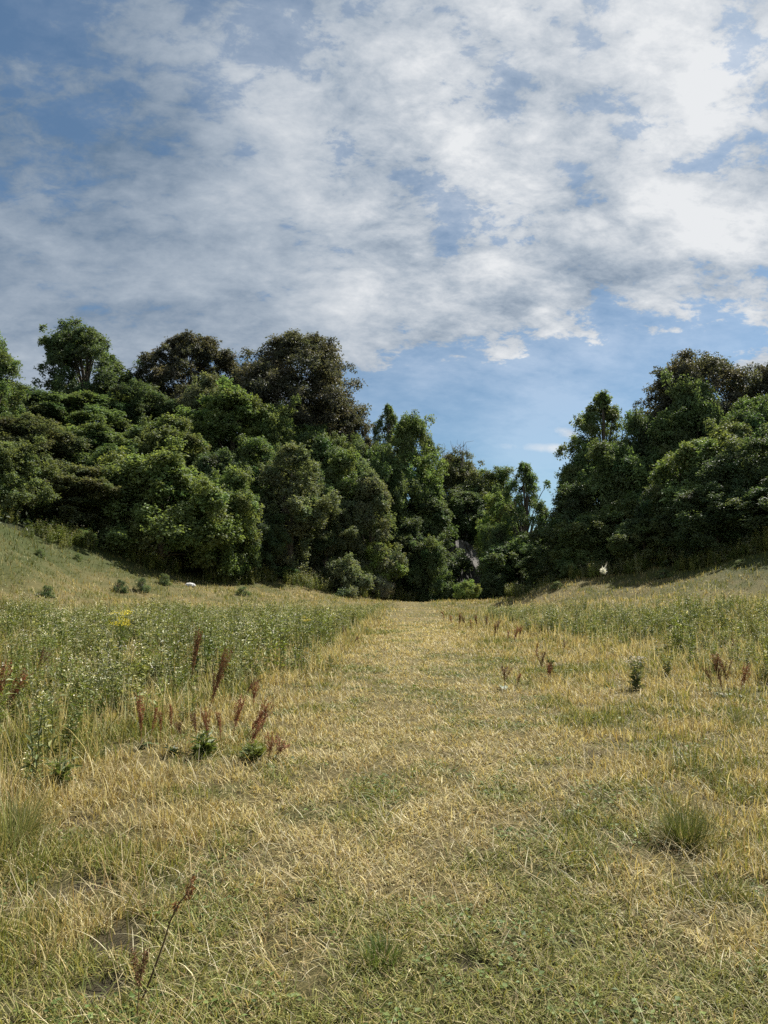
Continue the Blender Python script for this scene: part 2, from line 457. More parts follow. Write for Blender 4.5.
def scatter(G, x, y, vi, sc):
    z = height(x, y)
    rot = rng.uniform(0, 2 * PI, len(x))
    for v, (V, Q, K) in enumerate(VAR):
        i = np.where(vi == v)[0]
        if not len(i): continue
        c, s = np.cos(rot[i])[:, None], np.sin(rot[i])[:, None]
        sx = sc[i][:, None]
        X = (V[None, :, 0] * c - V[None, :, 1] * s) * sx + x[i][:, None]
        Y = (V[None, :, 0] * s + V[None, :, 1] * c) * sx + y[i][:, None]
        Z = V[None, :, 2] * sx * rng.uniform(.8, 1.15, (len(i), 1)) + z[i][:, None]
        Qs = (Q[None] + (np.arange(len(i)) * len(V))[:, None, None]).reshape(-1, 4)
        Ks = K[None] * rng.normal(1, .15, (len(i), 1, 1)).clip(.6, 1.5)
        G.add(np.stack([X, Y, Z], -1).reshape(-1, 3), Qs, Ks.reshape(-1, 3))

def weed_patch(fn, x0, x1, y0, y1, N, wts, hs):
    x, y = rng.uniform(x0, x1, N), rng.uniform(y0, y1, N)
    vis = (np.abs(x) < .78 * y + 2)
    m = fn(x, y); k = vis & (rng.random(N) < m * np.clip((fbm(x * .6 + 40, y * .6, 3) - .30) * 4.5, .12, 1))
    x, y = x[k], y[k]; m = m[k]
    # species come in patches
    f = fbm(x * .35 + 4, y * .35 + 2, 3); q = (f - f.min()) / (np.ptp(f) + 1e-6)
    vi = np.clip((q * len(VAR) + rng.normal(0, 1.6, len(x))), 0, len(VAR) - 1).astype(int)
    vi = np.where(rng.random(len(x)) < .4, rng.choice(len(VAR), len(x), p=wts), vi)
    sc = hs * rng.uniform(.45, 1.25, len(x)) * (.5 + .5 * m) * (.55 + 1.3 * (fbm(x * .55 + 90, y * .55, 3) - .2)) * (1 - .3 * sst(28, 48, y))
    return x, y, vi, sc
wt = np.array([.16, .14, .10, .16, .14, .10, .10, .10]); wt /= wt.sum()
G = Geo()
scatter(G, *weed_patch(weeds_left, -34, .5, 3.6, 60, 21000, wt, .88))
lw = link('weeds', G.mesh('weeds'), M_weed)
tag(lw, 'tall green weeds with pale flower heads filling the meadow left of the mown strip', 'weeds', kind='stuff')
G = Geo()
scatter(G, *weed_patch(weeds_right, 4, 30, 9, 58, 9500, wt, .85))
rw = link('weeds', G.mesh('weeds'), M_weed)
tag(rw, 'band of green weeds across the meadow right of the mown strip', 'weeds', kind='stuff')

# ------------------------------------------------------------------ trees
def unit(r, n): return nrm(r.normal(0, 1, (n, 3)))

PROF = {
    'round': lambda t: np.sqrt(np.clip(1 - ((t - .40) / .62) ** 2, .02, 1)),
    'tall': lambda t: np.clip(np.sin(PI * (t * .80 + .16)), .05, 1) ** .75,
    'airy': lambda t: np.clip(np.sin(PI * (t * .82 + .13)), .08, 1) ** .8,
    'beech': lambda t: np.where(t < .38, .86 + .14 * t / .38, np.sqrt(np.clip(1 - ((t - .38) / .66) ** 2, .03, 1))),
    'column': lambda t: np.clip(np.sin(PI * (t * .86 + .10)), .1, 1) ** .5,
    'bush': lambda t: np.sqrt(np.clip(1 - ((t - .25) / .78) ** 2, .02, 1)),
}
def build_tree(kind, sd, H, Wd, cb, npuff, nleaf, ll, pr, name, bare=0, limb_n=12, zsq=.95):
    """One tree kind: an empty, a trunk with limbs, a crown of leaf clumps. Returns the crown and trunk meshes."""
    r = np.random.default_rng(sd)
    prof = PROF[kind]
    ph = r.uniform(0, 2 * PI, 6)
    if kind != 'airy': npuff, pr = int(npuff * 2.7), (pr[0] * .48, pr[1] * .70)
    t = r.uniform(0, 1, npuff) ** .85; a = r.uniform(0, 2 * PI, npuff)
    mod = 1 + .15 * np.sin(2 * a + ph[0]) + .13 * np.sin(3 * a + ph[1] + 4 * t) + .14 * np.sin(7 * t + ph[2] + a) + .10 * np.sin(5 * a + 9 * t + ph[3]) + r.normal(0, .13, npuff)
    rp = r.uniform(*pr, npuff) * Wd * (1.0 if kind == 'airy' else 1.18)
    rad = np.clip(prof(t) * mod * Wd / 2 - rp * .6, 0, None) * np.sqrt(r.uniform(.42, 1, npuff))
    z = H * (cb + (1 - cb) * t) - rp * .5
    z = np.maximum(z, rp * .55)
    cen = np.stack([rad * np.cos(a), rad * np.sin(a), z], 1)
    # boughs: about half of the clumps gather on a few limbs that reach out of the outline
    K = 11; lt = r.uniform(.12, 1.0, K); la = r.uniform(0, 2 * PI, K); lr = prof(lt) * Wd / 2 * r.uniform(.62, 1.08, K)
    if kind == 'beech': lt = lt * .72; lr = prof(lt) * Wd / 2 * r.uniform(.6, .95, K)
    lc_ = np.stack([lr * np.cos(la), lr * np.sin(la), H * (cb + (1 - cb) * lt * r.uniform(.88, 1.0 if kind == 'beech' else 1.10, K))], 1)
    on = r.random(npuff) < ({'airy': .3, 'beech': .36}.get(kind, .55)); li = r.integers(0, K, npuff)
    cl_ = lc_[li] + r.normal(0, 1, (npuff, 3)) * Wd * .085 * np.array([1, 1, .8])
    cl_ = np.where(r.random((npuff, 1)) < .3, cl_ * r.uniform(.55, 1, (npuff, 1)), cl_)
    cen = np.where(on[:, None], cl_, cen); cen[:, 2] = np.maximum(cen[:, 2], rp * .55)
    wgt = rp ** 2 / (rp ** 2).sum()
    cnt = np.maximum(8, (wgt * nleaf * 2.2).astype(int))
    pid = np.repeat(np.arange(npuff), cnt); n = len(pid)
    outw = nrm(cen - np.array([0, 0, H * (cb + .35 * (1 - cb))]))[pid]
    d = nrm(r.normal(0, 1, (n, 3)) + .75 * outw + np.array([0, 0, .35]))
    rr = rp[pid] * r.uniform(.45, 1.06, n)
    # leafy twigs that break the clump's outline
    sp_ = r.random(n) < .30
    tw = nrm(r.normal(0, 1, (npuff, 7, 3)) + .9 * nrm(cen - [0, 0, H * .4])[:, None] + [0, 0, .35])
    dsp = tw[pid, r.integers(0, 7, n)]
    d = np.where(sp_[:, None], nrm(dsp + r.normal(0, .10, (n, 3))), d)
    rr = np.where(sp_, rp[pid] * r.uniform(.8, 1.60, n), rr)
    P = cen[pid] + d * rr[:, None] * np.array([1, 1, zsq])
    fx = np.array([0, 0, H / np.percentile(P[:, 2], 99.7)]); fx[:2] = Wd / 2 / np.percentile(np.hypot(P[:, 0], P[:, 1]), 98)
    P, cen = P * fx, cen * fx
    P[:, 2] = np.maximum(P[:, 2], .08)
    nr = nrm(.55 * d + np.array([0, 0, .42]) + r.normal(0, .55, (n, 3)))
    ax = d * .8 + r.normal(0, .6, (n, 3)) - np.array([0, 0, .25])
    ax = nrm(ax - nr * (ax * nr).sum(1, keepdims=True))
    L = r.uniform(*ll, n) * .86
    pc = r.normal(1, .13, (npuff, 1))[pid]; lc = r.normal(1, .18, (n, 1)).clip(.5, 1.6)
    hue = 1 + r.normal(0, .07, (npuff, 3))[pid] * [1, .4, .6]
    g = Geo(); g.leaves(P, ax, nr, L, L * r.uniform(.5, .75, n), pc * lc * hue)
    crown = g.mesh(name + '_crown')
    # trunk and limbs
    g = Geo()
    tt = np.linspace(0, 1, 7)[:, None]
    bend = np.array([[r.normal(0, .25), r.normal(0, .25), 0]])
    tr = max(.09, H * .020)
    axis = np.array([[0, 0, H * .80]]) * tt + bend * np.sin(tt * 2.6); axis[0, 2] = -.6
    g.tube(axis, tr * np.array([1.5, 1.0, .85, .72, .55, .38, .15]), (1, 1, 1), 7)
    for j in r.choice(npuff, min(limb_n, npuff), replace=False):
        s0 = np.clip((cen[j, 2] / H - .25) * .8, .12, .85)
        b = np.array([np.interp(s0, tt[:, 0], axis[:, i]) for i in range(3)])
        u = np.linspace(0, 1, 5)[:, None]
        q = b + (cen[j] - b) * u + np.array([[0, 0, .12 * np.linalg.norm(cen[j] - b)]]) * np.sin(u * PI) + r.normal(0, .05, (5, 3)) * u
        g.tube(q, tr * np.linspace(.42, .08, 5), (1, 1, 1), 5)
    for j in range(bare):
        a0 = r.uniform(0, 2 * PI); b = np.array([Wd * .25 * math.cos(a0) * r.random(), Wd * .25 * math.sin(a0), H * r.uniform(.72, .85)])
        q = b + np.linspace(0, 1, 4)[:, None] * np.array([r.normal(0, .35), r.normal(0, .35), H * r.uniform(.16, .30)])
        g.tube(q, np.linspace(.05, .015, 4), (1, 1, 1), 4)
        for m in range(3):
            u0 = q[1] + (q[3] - q[1]) * r.random()
            g.tube(np.stack([u0, u0 + [r.normal(0, .3), r.normal(0, .3), .5], u0 + [r.normal(0, .5), r.normal(0, .5), .9]]), [.03, .02, .01], (1, 1, 1), 4)
    trunk = g.mesh(name + '_trunk', True)
    crown.materials.append(M_leaf); trunk.materials.append(M_bark)
    return crown, trunk, H, Wd

PROTO = {
    'round1': build_tree('round', 1, 11, 9.5, .06, 95, 30000, (.20, .36), (.085, .15), 'round1'),
    'round2': build_tree('round', 2, 11, 9.5, .05, 80, 30000, (.20, .36), (.09, .17), 'round2'),
    'round3': build_tree('round', 3, 11, 9.5, .06, 110, 30000, (.18, .32), (.08, .13), 'round3'),
    'tall1': build_tree('tall', 4, 15, 8, .08, 110, 30000, (.19, .34), (.09, .155), 'tall1'),
    'tall2': build_tree('tall', 5, 15, 8, .08, 100, 30000, (.19, .34), (.09, .17), 'tall2'),
    'airy1': build_tree('airy', 6, 14, 9, .06, 120, 15000, (.18, .32), (.05, .095), 'airy1', limb_n=70),
    'airy2': build_tree('airy', 7, 14, 6, .08, 80, 8500, (.18, .30), (.06, .11), 'airy2', limb_n=50),
    'oak': build_tree('round', 18, 13, 12, .14, 92, 30000, (.20, .36), (.07, .115), 'oak', limb_n=60),
    'beech1': build_tree('beech', 8, 16, 16, .0, 240, 80000, (.20, .36), (.07, .115), 'beech1', zsq=.7),
    'beech2': build_tree('beech', 9, 14, 14, .05, 180, 60000, (.20, .36), (.06, .105), 'beech2', zsq=.7, limb_n=40),
    'column1': build_tree('column', 10, 14, 6, .03, 110, 28000, (.15, .28), (.09, .15), 'column1', zsq=1.2),
    'twiggy': build_tree('round', 11, 11, 10, .06, 110, 30000, (.16, .30), (.07, .13), 'twiggy', bare=16),
    'scrub': build_tree('bush', 15, 1.6, 2.2, .0, 26, 2600, (.06, .13), (.08, .20), 'scrub', limb_n=26),
    'bush1': build_tree('bush', 12, 3.6, 4.6, .0, 60, 14000, (.10, .20), (.09, .17), 'bush1'),
    'bush2': build_tree('bush', 13, 3.6, 4.6, .0, 48, 12000, (.11, .22), (.10, .19), 'bush2'),
}

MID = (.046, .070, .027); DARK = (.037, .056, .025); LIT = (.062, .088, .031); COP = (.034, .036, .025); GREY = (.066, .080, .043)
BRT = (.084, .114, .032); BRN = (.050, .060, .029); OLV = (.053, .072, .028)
# label, name, kind, px of the crown, distance, px of the top, crown width in px, colour
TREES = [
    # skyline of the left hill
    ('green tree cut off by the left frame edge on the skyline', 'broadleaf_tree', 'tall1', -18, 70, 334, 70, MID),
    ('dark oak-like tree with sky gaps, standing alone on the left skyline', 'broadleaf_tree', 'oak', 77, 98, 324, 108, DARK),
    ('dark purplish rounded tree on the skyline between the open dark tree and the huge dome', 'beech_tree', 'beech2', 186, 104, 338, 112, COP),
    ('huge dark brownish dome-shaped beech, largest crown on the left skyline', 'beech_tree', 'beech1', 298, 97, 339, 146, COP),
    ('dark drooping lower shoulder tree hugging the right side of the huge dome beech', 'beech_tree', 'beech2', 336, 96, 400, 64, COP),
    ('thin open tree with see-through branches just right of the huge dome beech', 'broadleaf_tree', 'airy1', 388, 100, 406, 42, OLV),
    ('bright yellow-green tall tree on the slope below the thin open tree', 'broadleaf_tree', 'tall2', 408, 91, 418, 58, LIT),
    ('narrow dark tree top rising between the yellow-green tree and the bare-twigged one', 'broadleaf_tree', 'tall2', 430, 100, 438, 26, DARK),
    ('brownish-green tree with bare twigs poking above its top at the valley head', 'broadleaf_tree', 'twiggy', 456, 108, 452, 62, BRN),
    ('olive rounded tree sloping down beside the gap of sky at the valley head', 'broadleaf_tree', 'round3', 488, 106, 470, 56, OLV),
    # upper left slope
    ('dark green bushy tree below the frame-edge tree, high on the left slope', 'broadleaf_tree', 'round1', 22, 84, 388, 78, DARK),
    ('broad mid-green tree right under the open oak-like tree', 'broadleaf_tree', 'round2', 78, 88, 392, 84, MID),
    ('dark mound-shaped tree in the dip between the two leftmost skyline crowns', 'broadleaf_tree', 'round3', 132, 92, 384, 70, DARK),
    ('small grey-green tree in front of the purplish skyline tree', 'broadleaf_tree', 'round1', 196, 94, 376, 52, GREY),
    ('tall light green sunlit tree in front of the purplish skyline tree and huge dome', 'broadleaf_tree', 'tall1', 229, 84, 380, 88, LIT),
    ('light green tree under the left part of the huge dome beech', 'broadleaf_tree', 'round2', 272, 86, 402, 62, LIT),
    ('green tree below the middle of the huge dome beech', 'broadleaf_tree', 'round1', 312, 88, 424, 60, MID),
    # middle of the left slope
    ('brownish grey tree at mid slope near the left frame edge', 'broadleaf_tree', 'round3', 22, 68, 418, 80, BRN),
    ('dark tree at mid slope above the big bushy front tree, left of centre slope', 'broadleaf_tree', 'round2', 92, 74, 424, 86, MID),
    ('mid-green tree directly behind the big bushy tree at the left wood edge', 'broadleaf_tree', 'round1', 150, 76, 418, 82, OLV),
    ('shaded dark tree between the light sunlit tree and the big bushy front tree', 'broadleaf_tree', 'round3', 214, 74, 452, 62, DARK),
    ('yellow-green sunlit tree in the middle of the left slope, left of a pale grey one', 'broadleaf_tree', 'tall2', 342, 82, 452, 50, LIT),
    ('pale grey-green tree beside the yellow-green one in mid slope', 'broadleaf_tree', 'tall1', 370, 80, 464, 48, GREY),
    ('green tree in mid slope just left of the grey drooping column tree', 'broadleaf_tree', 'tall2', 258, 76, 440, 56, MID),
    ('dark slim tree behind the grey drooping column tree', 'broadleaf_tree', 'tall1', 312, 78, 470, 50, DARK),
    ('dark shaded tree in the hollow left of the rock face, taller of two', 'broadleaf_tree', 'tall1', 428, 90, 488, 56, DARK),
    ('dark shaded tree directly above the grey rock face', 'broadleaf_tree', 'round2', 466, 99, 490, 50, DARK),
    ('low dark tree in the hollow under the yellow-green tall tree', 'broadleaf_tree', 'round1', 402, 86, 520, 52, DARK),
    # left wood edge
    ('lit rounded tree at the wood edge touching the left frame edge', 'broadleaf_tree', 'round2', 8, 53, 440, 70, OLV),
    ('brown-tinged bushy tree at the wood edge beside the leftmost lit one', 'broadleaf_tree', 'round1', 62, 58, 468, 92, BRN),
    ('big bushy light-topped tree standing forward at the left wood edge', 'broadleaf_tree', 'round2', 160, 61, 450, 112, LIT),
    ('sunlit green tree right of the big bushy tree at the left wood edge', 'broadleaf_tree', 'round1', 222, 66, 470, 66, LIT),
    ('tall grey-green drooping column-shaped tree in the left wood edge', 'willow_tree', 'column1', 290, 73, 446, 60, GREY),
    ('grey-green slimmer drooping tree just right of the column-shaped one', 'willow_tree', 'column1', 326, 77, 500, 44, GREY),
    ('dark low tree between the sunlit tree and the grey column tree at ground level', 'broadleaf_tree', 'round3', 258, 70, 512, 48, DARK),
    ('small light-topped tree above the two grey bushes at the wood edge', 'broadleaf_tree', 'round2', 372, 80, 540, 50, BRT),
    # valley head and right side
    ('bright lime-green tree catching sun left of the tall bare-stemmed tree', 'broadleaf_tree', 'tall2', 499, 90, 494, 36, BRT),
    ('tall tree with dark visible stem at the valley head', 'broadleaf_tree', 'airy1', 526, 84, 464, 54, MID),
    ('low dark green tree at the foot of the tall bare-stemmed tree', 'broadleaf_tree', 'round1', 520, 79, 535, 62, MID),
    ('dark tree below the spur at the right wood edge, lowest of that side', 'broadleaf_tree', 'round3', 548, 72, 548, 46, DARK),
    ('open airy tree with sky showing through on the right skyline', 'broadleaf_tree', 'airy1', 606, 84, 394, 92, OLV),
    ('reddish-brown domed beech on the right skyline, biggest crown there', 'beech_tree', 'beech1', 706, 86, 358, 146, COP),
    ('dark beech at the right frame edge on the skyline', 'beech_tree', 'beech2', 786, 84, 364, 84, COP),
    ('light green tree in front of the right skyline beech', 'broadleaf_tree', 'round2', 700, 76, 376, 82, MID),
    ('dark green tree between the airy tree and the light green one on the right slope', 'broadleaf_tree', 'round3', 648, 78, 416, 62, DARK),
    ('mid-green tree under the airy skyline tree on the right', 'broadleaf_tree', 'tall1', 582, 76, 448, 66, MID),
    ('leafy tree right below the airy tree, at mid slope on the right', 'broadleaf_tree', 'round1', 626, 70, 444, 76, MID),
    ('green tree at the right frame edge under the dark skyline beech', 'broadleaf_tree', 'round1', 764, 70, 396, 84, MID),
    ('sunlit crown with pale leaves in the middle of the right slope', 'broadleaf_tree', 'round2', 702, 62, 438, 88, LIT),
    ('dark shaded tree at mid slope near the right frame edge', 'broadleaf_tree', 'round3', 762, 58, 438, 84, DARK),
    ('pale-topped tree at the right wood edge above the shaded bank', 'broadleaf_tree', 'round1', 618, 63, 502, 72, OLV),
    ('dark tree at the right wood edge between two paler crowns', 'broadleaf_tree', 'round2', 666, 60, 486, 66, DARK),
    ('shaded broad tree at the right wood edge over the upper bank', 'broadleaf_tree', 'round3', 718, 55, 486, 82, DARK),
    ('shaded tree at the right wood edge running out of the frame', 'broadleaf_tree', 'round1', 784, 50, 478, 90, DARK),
    ('dark narrow tree at the left end of the right wood edge', 'broadleaf_tree', 'tall2', 570, 68, 486, 54, DARK),
    ('low shaded tree in front of the trees left of the rock face', 'broadleaf_tree', 'round2', 430, 84, 536, 40, MID),
    ('ivy-dark tree leaning over the rock face on its right', 'broadleaf_tree', 'round3', 497, 84, 524, 34, MID),
    ('small leafy tree between the huge dome and the yellow-green tall tree, lower down', 'broadleaf_tree', 'round1', 376, 86, 446, 52, MID),
    ('olive tree right of the green one below the huge dome', 'broadleaf_tree', 'round3', 344, 88, 436, 54, OLV),
    ('mid-green tree in the second row behind the brown-tinged wood edge tree', 'broadleaf_tree', 'tall2', 106, 66, 446, 64, MID),
    ('leafy tree squeezed between big bushy tree and brown-tinged one', 'broadleaf_tree', 'round1', 116, 60, 486, 56, OLV),
    ('green tree high on the right slope just left of the light green one', 'broadleaf_tree', 'tall2', 672, 72, 414, 60, MID),
    ('olive tree at mid slope between pale-leaved crown and right frame edge', 'broadleaf_tree', 'round2', 740, 64, 420, 66, OLV),
    ('low leafy tree left of the pale-topped tree at the right wood edge', 'broadleaf_tree', 'round2', 588, 62, 520, 56, MID),
    ('small tree in the right wood edge beside the small pale drifting tuft', 'broadleaf_tree', 'round1', 644, 58, 520, 50, OLV),
    # bushes in front of the wood
    ('rounded grey-green bush, larger of two at the foot of the left wood', 'bush', 'bush1', 342, 73, 555, 52, GREY),
    ('small pale grey bush beside the larger grey-green one', 'bush', 'bush2', 379, 78, 573, 28, (.11, .115, .085)),
    ('bright green rounded bush standing alone before the rock face', 'bush', 'bush2', 466, 73, 580, 26, BRT),
    ('dark low bush at the foot of the trees left of the rock face', 'bush', 'bush1', 420, 84, 562, 40, DARK),
    ('dark bush under the trees between rock face and spur', 'bush', 'bush1', 496, 76, 570, 44, DARK),
    ('dark leafy bush covering the foot of the rock face', 'bush', 'bush2', 446, 85, 580, 30, MID),
    ('low dark bush at the foot of the grey column tree', 'bush', 'bush2', 284, 71, 566, 34, MID),
    ('pale green bush peeping out below the big bushy tree on the bank', 'bush', 'bush2', 80, 54.5, 528, 26, LIT),
]
made = {}
tree_rng = np.random.default_rng(5)
def plant_tree(label, name, kind, px, Y, top, wpx, col):
    crown, trunk, H, Wd = PROTO[kind]
    if px > 560 and name != 'bush':                 # the right wood stands close up to its edge
        ye = np.interp(px, [560, 600, 700, 780], [61, 58.5, 51.5, 46.5]); Y = ye + (Y - ye) * .55 + .6
    X = at(px, 585, Y)[0]; z0 = hz(X, Y)
    hgt = max(1.0, at(px, top, Y)[2] - z0); wd_ = wpx * (1.06 if 'skyline' in label or name == 'beech_tree' or name == 'bush' else 1.30) / F * Y
    key = (name, kind)
    if key in made:
        root = dup(made[key], label)
    else:
        root = empty(name, label=label, cat='bush' if name == 'bush' else 'tree')
        link('crown', crown, None, root); link('trunk', trunk, None, root)
        made[key] = root
    root.location = (X, Y, z0 - .05)
    root.rotation_euler = (0, 0, tree_rng.uniform(0, 2 * PI))
    root.scale = (wd_ / Wd, wd_ / Wd, hgt / H)
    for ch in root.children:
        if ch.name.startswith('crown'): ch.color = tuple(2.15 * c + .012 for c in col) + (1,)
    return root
for T in TREES: plant_tree(*T)

# undergrowth that closes the woodland floor (stuff)
N = 90000
x = rng.uniform(-48, 42, N); y = rng.uniform(36, 108, N)
yl = np.interp(x, _wl[:, 0], _wl[:, 1]); hu = fbm(x * .7, y * .7, 3)
k = (y > yl - .3 + 1.5 * (hu - .5)) & (y < yl + 22) & (np.abs(x) < .70 * y)
x, y, hu = x[k], y[k], hu[k]; N = len(x)
top = (.25 + 2.4 * np.clip(hu - .3, 0, 1)) * sst(-.4, 2.0, y - np.interp(x, _wl[:, 0], _wl[:, 1]) + .8)
P = np.stack([x, y, height(x, y) + top * rng.uniform(.2, 1, N)], 1)
nr = nrm(np.array([0, -.3, .6]) + rng.normal(0, .5, (N, 3))); ax = rng.normal(0, 1, (N, 3))
G = Geo(); L = rng.uniform(.18, .42, N)
G.leaves(P, nrm(ax - nr * (ax * nr).sum(1, keepdims=True)), nr, L, L * .55, np.array([.045, .065, .022]) * rng.normal(1, .2, (N, 1)).clip(.5, 1.6))
N = 5200
x = rng.uniform(-46, 40, N); yl = np.interp(x, _wl[:, 0], _wl[:, 1])
y = yl + rng.normal(-.2, 1.3, N) + 2.0 * (fbm(x * .35 + 60, x * 0 + 3.0, 3) - .62)
k = (np.abs(x) < .66 * y) & (fbm(x * .5 + 11, y * .5, 2) > .46)
x, y = x[k], y[k]
scatter(G, x, y, rng.choice([0, 1, 2, 4, 6, 7], len(x)), rng.uniform(.7, 1.7, len(x)))
und = link('undergrowth', G.mesh('undergrowth'), M_weed)
tag(und, 'dark bramble undergrowth covering the slopes beneath the trees', 'undergrowth', kind='stuff')

# ------------------------------------------------------------------ small bushes on the grass banks
BANK = [('low green scrub tuft high on the left bank near the frame edge', 40, 556, 13, 9, MID), ('small dark bush low on the left bank nearest the frame edge', 46, 596, 18, 13, MID),
        ('dark round bush, left one of the pair on the left bank', 119, 592, 17, 14, DARK), ('dark round bush, right one of the pair on the left bank', 142, 592, 20, 16, DARK),
        ('lone small bush on the bank below the sunlit wood-edge tree', 244, 596, 17, 11, MID), ('tiny scrub tuft halfway up the left bank', 78, 560, 12, 8, MID),
        ('small bush close under the big bushy tree on the left bank', 163, 584, 16, 12, OLV),
        ('low scrub clump on the shaded right bank', 664, 578, 22, 10, OLV), ('small scrub tuft at the upper right bank by the frame edge', 742, 566, 16, 8, OLV),
        ('low tuft on the crest of the spur at the right bank', 558, 588, 14, 8, OLV)]
for i, (lab, px, py, w, h, col) in enumerate(BANK):
    X, Y, Z = ground_at(px, py)
    crown, trunk, H, Wd = PROTO['scrub']
    if i: root = dup(scrub0, lab)
    else:
        root = scrub0 = empty('scrub_bush', label=lab, cat='bush')
        link('crown', crown, None, root); link('trunk', trunk, None, root)
    root.location = (X, Y, Z - .10); root.rotation_euler = (0, 0, i * 1.3)
    root.scale = (w / F * Y / Wd, w / F * Y / Wd, h * .95 / F * Y / H)
    for ch in root.children:
        if ch.name.startswith('crown'): ch.color = tuple(2.15 * c + .012 for c in col) + (1,)

# ------------------------------------------------------------------ rock face at the valley head
def rock_mesh():
    nu, nv = 60, 46
    u, v = np.meshgrid(np.linspace(-1, 1, nu), np.linspace(0, 1, nv))
    x = u * 4.6 * (1 - .45 * v)
    f = fbm(u * 4 + 3, v * 5, 4); f2 = np.abs(fbm(u * 9 + 20, v * 3, 3) - .5)
    y = 4.5 * v ** 1.4 + 1.6 * u ** 2 + 1.8 * (f - .5) - 1.4 * f2
    z = 7.5 * (v - .03) * (1 - .25 * u ** 2) + .5 * (f - .5)
    V = np.stack([x, y, z], -1).reshape(-1, 3)
    Bk = V + [0, 3.5, -1.0]
    id0 = np.arange(nu * nv).reshape(nv, nu)
    Q = np.stack([id0[:-1, :-1], id0[:-1, 1:], id0[1:, 1:], id0[1:, :-1]], -1).reshape(-1, 4)
    QB = Q[:, ::-1] + nu * nv
    rim = np.concatenate([id0[0], id0[1:, -1], id0[-1, -2::-1], id0[-2:0, 0]])
    r2 = np.roll(rim, -1)
    QR = np.stack([r2, rim, rim + nu * nv, r2 + nu * nv], -1)
    return mesh_np('rock_face', np.concatenate([V, Bk]), np.concatenate([Q, QB, QR]), None, False)
X, Y, _ = at(464, 585, 89)
rk = link('rock_face', rock_mesh(), M_rock); rk.location = (X, Y, hz(X, Y) - .3)
tag(rk, 'grey craggy rock face half hidden among trees at the head of the valley', 'rock face')

# pale stone on the left bank
def stone_mesh(sd, s):
    r = np.random.default_rng(sd)
    a, b = np.meshgrid(np.linspace(0, 2 * PI, 13)[:-1], np.linspace(.05, PI - .05, 8))
    rad = 1 + .3 * (fbm(a * 1.3 + sd, b * 1.7, 3) - .5)
    V = np.stack([s * 1.5 * rad * np.sin(b) * np.cos(a), s * rad * np.sin(b) * np.sin(a), s * .7 * rad * np.cos(b)], -1)
    i = np.arange(96).reshape(8, 12); j = np.roll(i, -1, 1)
    Q = np.stack([i[:-1], j[:-1], j[1:], i[1:]], -1).reshape(-1, 4)
    return mesh_np('stone', V.reshape(-1, 3), Q)
X, Y, Z = ground_at(190, 587)
st = link('stone', stone_mesh(2, .28), M_stone); st.location = (X, Y, Z + .12)
tag(st, 'pale white stone lying on the left bank under the big bushy tree', 'stone')

# ------------------------------------------------------------------ dock plants with red-brown seed heads
def dock_proto(sd, tint, nbr, spread_):
    r = np.random.default_rng(sd)
    root = empty('dock_plant', cat='dock plant')
    st, hd = Geo(), Geo()
    tint = np.array(tint)
    t = np.linspace(0, 1, 6)[:, None]
    P = np.array([[0, 0, .8]]) * t + np.array([[r.normal(0, .04), r.normal(0, .04), 0]]) * t ** 2; P[0, 2] = -.02
    st.tube(P, np.linspace(.0055, .002, 6), tint * 1.1 + .02, 5)
    lines = [(P[2:], 1.0)]
    for b in range(nbr):
        s = r.uniform(.22, .70); q0 = np.array([np.interp(s, t[:, 0], P[:, i]) for i in range(3)])
        a = r.uniform(0, 2 * PI); L = .8 * (1 - s) * r.uniform(.7, 1.05)
        dr = np.array([math.cos(a) * spread_, math.sin(a) * spread_, 1.0]); dr /= np.linalg.norm(dr)
        u = np.linspace(0, 1, 4)[:, None]
        q = q0 + dr * L * u + np.array([[0, 0, .05 * L]]) * u ** 2
        st.tube(q, np.linspace(.003, .0015, 4), tint + .02, 4)
        lines.append((q, .8))
    for q, k in lines:
        n = int(105 * k); s = r.uniform(.05, 1, n)
        s = np.round(s * 14) / 14 * .8 + s * .2                       # seeds sit in whorls
        p = np.stack([np.interp(s, np.linspace(0, 1, len(q)), q[:, i]) for i in range(3)], 1)
        rr = .026 * (1.15 - .6 * s)[:, None]
        d = unit(r, n)
        hd.leaves(p + d * rr * r.uniform(.1, .8, (n, 1)), d + [0, 0, -.3], unit(r, n), r.uniform(.012, .024, n), r.uniform(.010, .019, n), tint * r.normal(1, .25, (n, 1)).clip(.4, 1.8))
    link('stem', st.mesh('dock_stem', True), M_seed, root)
    link('seed_head', hd.mesh('dock_seed_head'), M_seed, root)
    for b in range(3):
        lf = Geo(); a = r.uniform(0, 2 * PI); L = r.uniform(.14, .24)
        # a long wavy leaf as a strip
        u = np.linspace(0, 1, 7); w = .035 * np.sin(PI * np.clip(u * .92 + .06, 0, 1)) ** .8
        cx = L * u; cz = .03 + L * (.7 * u - .75 * u ** 2)
        ctr = np.stack([cx * math.cos(a), cx * math.sin(a), cz], 1); sd_ = np.array([-math.sin(a), math.cos(a), .2])
        V = np.concatenate([ctr - sd_ * w[:, None], ctr + sd_ * w[:, None]]); i = np.arange(6)
        lf.add(V, np.stack([i, i + 1, i + 8, i + 7], -1), np.array([.085, .12, .035]) if sd % 2 else np.array([.14, .12, .04]))
        link('leaf', lf.mesh('dock_leaf', True), M_weed, root)
    return root
RED = (.21, .085, .042); BRNS = (.19, .105, .05); DRK = (.145, .085, .045)
DP = [dock_proto(1, RED, 6, .22), dock_proto(2, BRNS, 8, .15), dock_proto(3, DRK, 5, .26), dock_proto(4, RED, 3, .14)]
used = set()
